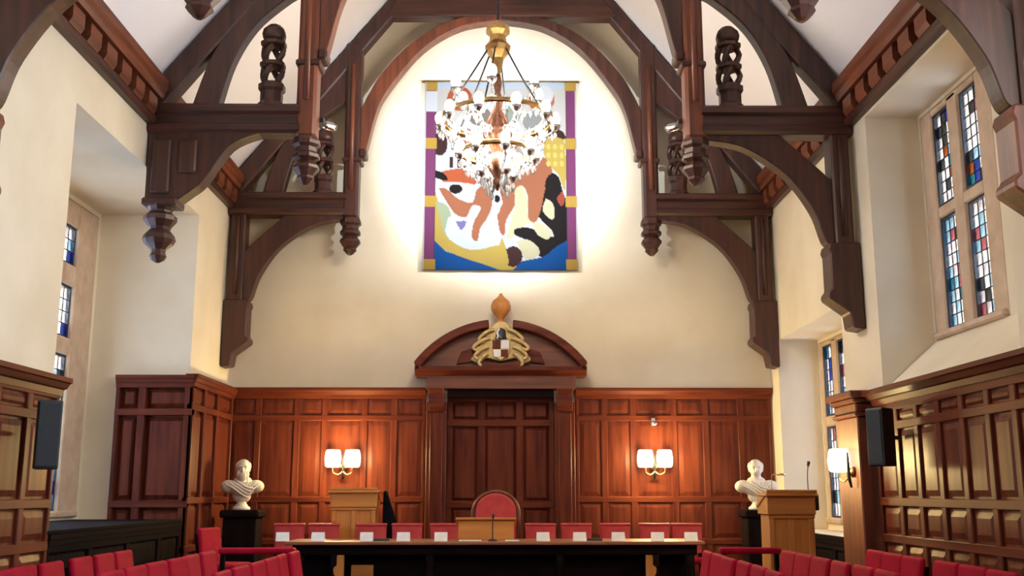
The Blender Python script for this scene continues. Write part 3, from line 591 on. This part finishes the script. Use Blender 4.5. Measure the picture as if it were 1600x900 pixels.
# ------------------------------------------------------------------ wall sconces
def sconce(loc, rz, label, sides=(-1, 1), power=P_SCONCE):
    """local -y points into the room"""
    r = root('wall_sconce', loc, rz, label, 'wall lamp', 'double wall sconces')
    MB().lathe([(.05, 0), (.06, -.01), (.04, -.03), (.015, -.045)], n=14, axis='y').build('backplate', 'brass', r)
    MB().tube([(0, -.03, -.16), (0, -.05, -.05), (0, -.05, .10), (0, -.05, .20)], [.012, .02, .014, .008], 8).build('stem', 'iron', r)
    for s in sides:
        a = MB().tube(spline([(0, -.05, -.05), (s*.06, -.08, -.10), (s*.13, -.10, -.07), (s*.135, -.10, .0)], 4), .010, 6).build('arm', 'brass', r)
        MB().lathe([(.085, -.02), (.105, .0), (.115, .10), (.10, .20), (.085, .22)], (s*.135, -.10, .02), 16).build('glass_shade', 'shade', a)
        l = bpy.data.lights.new('sconce_light', 'POINT'); l.energy = power; l.color = (1.0, .74, .30); l.shadow_soft_size = .11
        lo = bpy.data.objects.new('sconce_light', l); COL.objects.link(lo); lo.parent = r; lo.location = (s*.14, -.24, .12)
    return r
sconce((-2.19, YB - .055, 1.73), 0, 'lit double wall sconce above the plain lectern, bay side of the doorcase')
sconce((2.15, YB - .055, 1.73), 0, 'lit double wall sconce above the table, lectern side of the doorcase')
sconce((3.655, 10.90, 1.60), -PI/2, 'lit single wall sconce on the pilaster beside the loudspeaker', (-1,), P_SCONCE*.65)
r = root('picture_light', (2.15, YB - .05, 2.36), 0, 'small silver fitting on the panelling above the wall sconce', 'fixture')
MB().box((-.03, -.03, .0), (.03, 0, .06)).build('bracket', 'chrome', r, .004); MB().lathe([(.02, -.06), (.05, -.05), (.07, -.02), (.02, .01)], (0, -.06, 0), 14).build('cap', 'chrome', r)

# ------------------------------------------------------------------ loudspeakers
def speaker(loc, rz, label):
    r = root('loudspeaker', loc, rz, label, 'loudspeaker', 'wall loudspeakers')
    MB().prism([(-.095, -.11), (.095, -.11), (.07, .10), (-.07, .10)], -.27, .27, 'z').build('cabinet', 'black', r, .015, 2)
    MB().box((-.082, -.122, -.25), (.082, -.11, .25)).build('grille', 'speaker', r, .008)
    MB().tube([(0, .09, 0), (0, .26, 0)], .02, 8).build('bracket', 'iron', r)
speaker((-3.60, 8.36, 1.84), .5, 'black loudspeaker on the mahogany panelling below the plain wall')
speaker((3.58, 9.80, 1.90), -1.0, 'black loudspeaker next to the lit pilaster below the upper window')

# ------------------------------------------------------------------ long table
t = root('long_table', (-.06, 12.66, .12), 0, 'long dark table with polished top across the platform', 'table')
MB().box((-2.42, -.36, .675), (2.42, .40, .715)).build('table_top', 'table', t, .01, 2)
MB().box((-2.34, -.28, .56), (2.34, .32, .675)).build('apron', 'black_x', t, .006)
MB().box((-2.34, -.10, .06), (2.34, -.06, .56)).build('modesty_panel', 'black_x', t, .006)
for x in (-2.25, -1.85, -.75, .75, 1.85, 2.25):
    for y in (-.26, .28):
        MB().lathe([(.045, 0), (.05, .04), (.03, .08), (.045, .18), (.05, .30), (.03, .40), (.05, .45), (.05, .56)], (x, y, 0), 10).build('leg', 'black_z', t)
for x in (-1.80, 1.80): MB().box((x - .06, -.30, .0), (x + .06, -.24, .56)).build('end_board', 'pale_z', t, .01)
MB().box((-1.68, -.13, .30), (-1.42, -.10, .44)).build('drawer_front', 'pale_x', t, .008)
MB().box((-2.30, -.27, .10), (2.30, -.22, .15)).build('stretcher', 'black_x', t, .006)
cards = [445, 500, 575, 632, 690, 848, 905, 965, 1026, 1078]
ords = ['first', 'second', 'third', 'fourth', 'fifth', 'sixth', 'seventh', 'eighth', 'ninth', 'tenth']
TZ = .12 + .715
def px(u, Y): return (u - 782) / 1657.0 * Y
card_me = {}
for i, u in enumerate(cards):
    o = MB().prism([(-.045, 0), (.045, 0), (.004, .10), (-.004, .10)], -.075, .075, 'x').build('name_card', 'paper')
    o.location = (px(u, 12.45), 12.45, TZ); o.rotation_euler = (0, 0, random.uniform(-.15, .15))
    tag(o, 'white folded name card on the long table, %s from the bay end' % ords[i], 'name card', 'name cards along the table')
def table_chair():
    r = root('table_chair', (0, 0, 0))
    MB().box((-.19, -.22, .40), (.19, .20, .47)).build('seat', 'redcloth', r, .03, 2)
    b = MB().prism([(-.18, .50), (.18, .50), (.195, .86), (-.195, .86)], .20, .26).build('backrest', 'pinkred', r, .02, 2)
    MB().prism([(-.20, .85), (.20, .85), (.20, .885), (-.20, .885)], .19, .27).build('top_rail', 'pinkred', r, .012, 2)
    for s in (-1, 1):
        MB().box((s*.16 - .02, -.20, 0), (s*.16 + .02, -.16, .41)).build('leg', 'black_z', r, .004)
        MB().box((s*.16 - .02, .20, 0), (s*.16 + .02, .25, .52)).build('leg', 'black_z', r, .004)
    return r
tc0 = table_chair()
for i, u in enumerate(cards):
    r = tc0 if i == 0 else copy_tree(tc0)
    r.location = (px(u + (4 if i < 5 else -2), 13.34), 13.34, .12); r.rotation_euler = (0, 0, random.uniform(-.05, .05))
    tag(r, 'red leather chair behind the long table, %s from the bay end' % ords[i], 'chair', 'chairs behind the table')
# chairman's chair
r = root('throne_chair', (-.06, 13.6, .12), 0, 'tall red leather chair with rounded back in the middle of the table', 'chair')
arch = [(-.27, .50), (.27, .50)] + [(.27*math.cos(PI*k/16), 1.02 + .245*math.sin(PI*k/16)) for k in range(17)]
bk = MB().prism(arch, .20, .28).build('backrest', 'pinkred', r, .02, 2)
arch2 = [(.30*math.cos(PI*k/16), .18, 1.0 + .28*math.sin(PI*k/16)) for k in range(17)]
MB().tube([(.30, .20, .45)] + [(a, .22, c_) for a, b, c_ in arch2] + [(-.30, .20, .45)], .025, 8).build('frame', 'red_z', r)
MB().box((-.27, -.25, .40), (.27, .22, .48)).build('seat', 'redcloth', r, .03, 2)
for s in (-1, 1):
    for y in (-.22, .22): MB().box((s*.24 - .025, y - .025, 0), (s*.24 + .025, y + .025, .40)).build('leg', 'black_z', r, .004)
    MB().box((s*.29 - .03, -.22, .62), (s*.29 + .03, .22, .67)).build('armrest', 'red_y', r, .01)
# box desk on the table
r = root('desk_lectern', (-.17, 12.72, TZ), 0, 'low oak reading desk standing on the middle of the table', 'reading desk')
MB().box((-.33, -.10, 0), (.33, -.07, .22)).build('front_panel', 'pale_x', r, .006)
for s in (-1, 1): MB().prism([(-.07, 0), (.16, 0), (.16, .14), (-.07, .22)], s*.31, s*.33, 'x').build('side_panel', 'pale_y', r, .004)
MB().prism([(-.12, .24), (.18, .145), (.18, .165), (-.12, .265)], -.36, .36, 'x').build('sloped_top', 'pale_x', r, .004)
# table microphone
r = root('table_microphone', (px(770, 12.42), 12.42, TZ), 0, 'black gooseneck microphone in the middle of the table', 'microphone')
MB().lathe([(.055, 0), (.055, .012), (.03, .022), (.01, .03)], n=16).build('base', 'black', r); MB().tube(spline([(0, 0, .02), (0, .0, .15), (.0, -.01, .22), (.005, -.03, .27)], 4), .007, 8).build('gooseneck', 'black', r)
MB().tube([(.005, -.03, .26), (.006, -.05, .31)], [.012, .014], 10).build('capsule', 'black', r)
for u, wd, lab in ((735, .26, 'white papers lying on the table before the reading desk'), (800, .16, 'small stack of papers beside the table microphone')):
    o = MB().box((-wd/2, -.06, 0), (wd/2, .06, .012)).build('papers', 'paper', None, .002); o.location = (px(u, 12.40), 12.40, TZ); tag(o, lab, 'papers')
for u, lab in ((598, 'dark low name plate lying beside the third name card'), (928, 'dark low name plate lying beside the seventh name card')):
    o = MB().prism([(-.03, 0), (.03, 0), (.02, .03), (-.02, .03)], -.09, .09, 'x').build('name_plate', 'black'); o.location = (px(u, 12.45), 12.45, TZ); tag(o, lab, 'name plate')

# ------------------------------------------------------------------ lecterns
def lectern(loc, rz, wd, ht, label, dark_side=False):
    r = root('lectern', loc, rz, label, 'lectern')
    h = wd / 2
    b = MB().prism([(-h*.96, .06), (h*.96, .06), (h*.92, ht - .22), (-h*.92, ht - .22)], -.16, .18).build('body', 'pale_z', r, .008)
    MB().box((-h, -.20, 0), (h, .22, .07)).build('plinth', 'pale_x', r, .008)
    MB().box((-h*1.0, -.20, ht - .22), (h*1.0, .22, ht - .04)).build('head', 'pale_x', r, .006)
    MB().box((-h*1.08, -.24, ht - .04), (h*1.08, .10, ht)).build('top_moulding', 'pale_x', r, .01)
    MB().prism([(-.24, ht), (.24, ht - .16), (.24, ht - .12), (-.24, ht + .03)], -h*1.04, h*1.04, 'x').build('sloped_desk', 'pale_x', r, .005)
    MB().box((-h*.97, -.185, ht - .26), (h*.97, -.15, ht - .22)).build('moulding', 'pale_x', r, .008)
    MB().box((-.03, -.178, .07), (.03, -.15, ht - .26)).build('centre_stile', 'pale_z', r, .006)
    for s in (-1, 1):
        MB().box((s*h*.94 - s*.06, -.178, .07), (s*h*.94, -.15, ht - .26)).build('corner_stile', 'pale_z', r, .006)
    return r
lp = lectern((px(1229, 10.9), 10.9, 0), 0, .49, 1.39, 'light oak lectern with gooseneck microphone in front of the marble bust')
k = root('lectern_microphone', (px(1229, 10.9) + .22, 10.8, 1.435), 0, 'thin gooseneck microphone on the light oak lectern', 'microphone')
MB().tube(spline([(0, .05, -.02), (0, .05, .10), (0, .03, .18), (-.005, -.02, .235)], 4), .005, 8).build('gooseneck', 'black', k); MB().tube([(-.005, -.015, .225), (-.008, -.05, .26)], [.014, .016], 10).build('capsule', 'black', k)
k = root('reading_lamp', (px(1229, 10.9) - .10, 10.8, 1.445), 0, 'small reading lamp bent over the light oak lectern', 'lamp')
MB().tube(spline([(-.05, .05, -.02), (-.05, .05, .10), (-.02, .04, .135), (.02, .03, .13)], 4), .004, 8).build('stalk', 'brass', k); MB().tube([(.0, .03, .13), (.08, .03, .125)], .013, 8).build('lamp_head', 'chrome', k)
k = MB().box((-.03, -.06, -.08), (.03, .06, .08)).build('control_box', 'black', None, .012, 2); k.location = (px(1229, 10.9) + .295, 10.9, 1.29); tag(k, 'black control box fixed to the side of the light oak lectern', 'box')
ll = lectern((px(556, 13.95), 13.95, .12), 0, .60, 1.30, 'light oak lectern below the wall sconce, behind the table')
k = root('covered_easel', (px(611, 13.95), 13.95, .12), 0, 'black cloth-covered stand leaning at the side of the far lectern', 'stand')
MB().prism([(-.10, .02), (.16, .02), (.11, .80), (-.055, 1.29), (-.095, 1.29)], -.07, .05).build('cloth', 'blackcloth', k, .02, 2); MB().box((-.08, -.05, 0), (.12, .04, .03)).build('foot', 'black', k)

# ------------------------------------------------------------------ busts on pedestals
def bust(loc, label, beard, rz=0.0):
    r = root('marble_bust', loc, rz, label, 'bust', 'marble busts')
    MB().lathe([(.115, 0), (.115, .03), (.085, .05), (.06, .09), (.065, .12), (.085, .14)], n=20).build('socle', 'marble', r)
    m = MB()
    m.ball((0, .01, .18), (.12, .09, .10)); m.ball((0, .015, .275), (.20, .115, .10)); m.ball((-.175, .02, .30), (.105, .10, .085)); m.ball((.175, .02, .30), (.105, .10, .085))
    m.ball((0, -.04, .27), (.13, .085, .11)); m.ball((0, .02, .375), (.12, .08, .06)); m.ball((0, .01, .42), (.066, .07, .10))
    m.ball((0, .0, .53), (.082, .10, .112)); m.ball((0, -.045, .49), (.060, .065, .075)); m.ball((0, .03, .57), (.088, .085, .085))
    m.ball((0, -.110, .515), (.017, .026, .034)); m.ball((0, -.090, .556), (.062, .026, .014)); m.ball((0, -.092, .468), (.03, .016, .009))
    for s in (-1, 1):
        m.ball((s*.084, .01, .52), (.014, .024, .034)); m.ball((s*.035, -.083, .53), (.016, .014, .010)); m.ball((s*.065, .03, .56), (.04, .07, .06))
    if beard: m.ball((0, -.075, .435), (.056, .05, .07)); m.ball((-.045, -.05, .455), (.04, .045, .06)); m.ball((.045, -.05, .455), (.04, .045, .06))
    for k in range(4):
        m.tube(spline([(-.22 + .05*k, -.055 - .012*k, .335 + .012*k), (-.10 + .03*k, -.115, .27 + .02*k), (.0 + .02*k, -.13, .20 + .03*k), (.09 + .02*k, -.105, .15 + .04*k)], 3), .013, 6)
        m.tube(spline([(.22 - .05*k, -.05 - .012*k, .335 + .012*k), (.15 - .03*k, -.10, .27 + .02*k), (.10 - .02*k, -.115, .20 + .03*k)], 3), .013, 6)
    o = m.build('figure', 'marble', r)
    rm = o.modifiers.new('skin', 'REMESH'); rm.mode = 'VOXEL'; rm.voxel_size = .006; rm.use_smooth_shade = True
    sm = o.modifiers.new('soften', 'SMOOTH'); sm.iterations = 1; sm.factor = .5
def pedestal(loc, wd, ht, label):
    r = root('pedestal', loc, 0, label, 'pedestal', 'bust pedestals')
    h = wd / 2
    MB().box((-h*.85, -h*.85, .10), (h*.85, h*.85, ht - .10)).build('shaft', 'black_z', r, .01); MB().box((-h, -h, 0), (h, h, .10)).build('plinth', 'black_x', r, .015); MB().box((-h, -h, ht - .10), (h, h, ht)).build('cap', 'black_x', r, .02)
    MB().box((-h*.6, -h*.87, .20), (h*.6, -h*.84, ht - .20)).build('panel', 'black_z', r, .01)
pedestal((-3.36, 13.95, .12), .50, 1.045, 'black pedestal carrying the bearded bust beside the window bay'); bust((-3.38, 13.90, 1.165), 'white marble bust of a bearded man on a black pedestal by the bay', True, .2)
pedestal((3.40, 13.95, .12), .46, 1.045, 'black pedestal carrying the smooth-faced bust behind the light oak lectern'); bust((3.37, 13.90, 1.165), 'white marble bust half hidden by the light oak lectern', False, -.15)

# ------------------------------------------------------------------ audience chairs
def hall_chair():
    r = root('hall_chair')
    MB().box((-.20, -.215, .40), (.25, .215, .48)).build('seat', 'redcloth', r, .03, 2)
    MB().prism([(-.19, .46), (-.13, .46), (-.20, .87), (-.25, .87)], -.215, .215).build('backrest', 'redcloth', r, .025, 3)
    for s in (-1, 1):
        MB().box((.18, s*.19 - .018, 0), (.22, s*.19 + .018, .41)).build('leg', 'black_z', r, .004)
        MB().prism([(-.25, 0), (-.21, 0), (-.17, .44), (-.235, .80), (-.265, .80), (-.21, .44)], s*.20 - .018, s*.20 + .018).build('leg', 'black_z', r)
    MB().box((-.19, -.2, .36), (.22, .2, .40)).build('seat_frame', 'black_x', r, .004)
    return r
hc0 = hall_chair(); first = True
rowname = {0: 'row along the wall', 1: 'middle row', 2: 'row by the aisle'}
pos = ['nearest', 'second nearest', 'third nearest', 'third farthest', 'second farthest', 'farthest']
for s, side in ((-1, 'bay-side'), (1, 'lectern-side')):
    for ri, x in enumerate((3.22, 2.42, 1.66)):
        for k in range(6):
            c = hc0 if first else copy_tree(hc0); first = False
            y = 7.32 + k * .475 + (.12 if k > 2 and ri == 0 else 0)
            c.location = (s * (x + random.uniform(-.015, .015)), y, 0); c.rotation_euler = (0, 0, (0 if s < 0 else PI) + random.uniform(-.04, .04))
            tag(c, 'red upholstered chair, %s in the %s %s' % (pos[k], side, rowname[ri]), 'chair', 'red hall chairs')
c = copy_tree(hc0); c.location = (-3.17, 12.35, .12); c.rotation_euler = (0, 0, -.3); tag(c, 'lone red chair beside the black pedestal by the bay', 'chair', 'red hall chairs')
for x0, x1, lab in ((-2.75, -2.0, 'open wooden rail with red padded top behind the bay-side chairs'), (2.15, 2.75, 'open wooden rail with red padded top behind the lectern-side chairs')):
    r = root('padded_rail', ((x0 + x1)/2, 10.5, 0), 0, lab, 'rail', 'padded rails'); h = (x1 - x0)/2
    MB().box((-h, -.05, .80), (h, .05, .86)).build('padded_top', 'redcloth', r, .02, 2)
    for s in (-1, 1): MB().box((s*h - s*.06, -.03, 0), (s*h - s*.02, .03, .80)).build('post', 'black_z', r, .004); MB().box((s*h - s*.10, -.15, 0), (s*h, .15, .03)).build('foot', 'black_z', r, .004)
    MB().box((-h + .04, -.02, .35), (h - .04, .02, .41)).build('crossbar', 'black_x', r, .004)
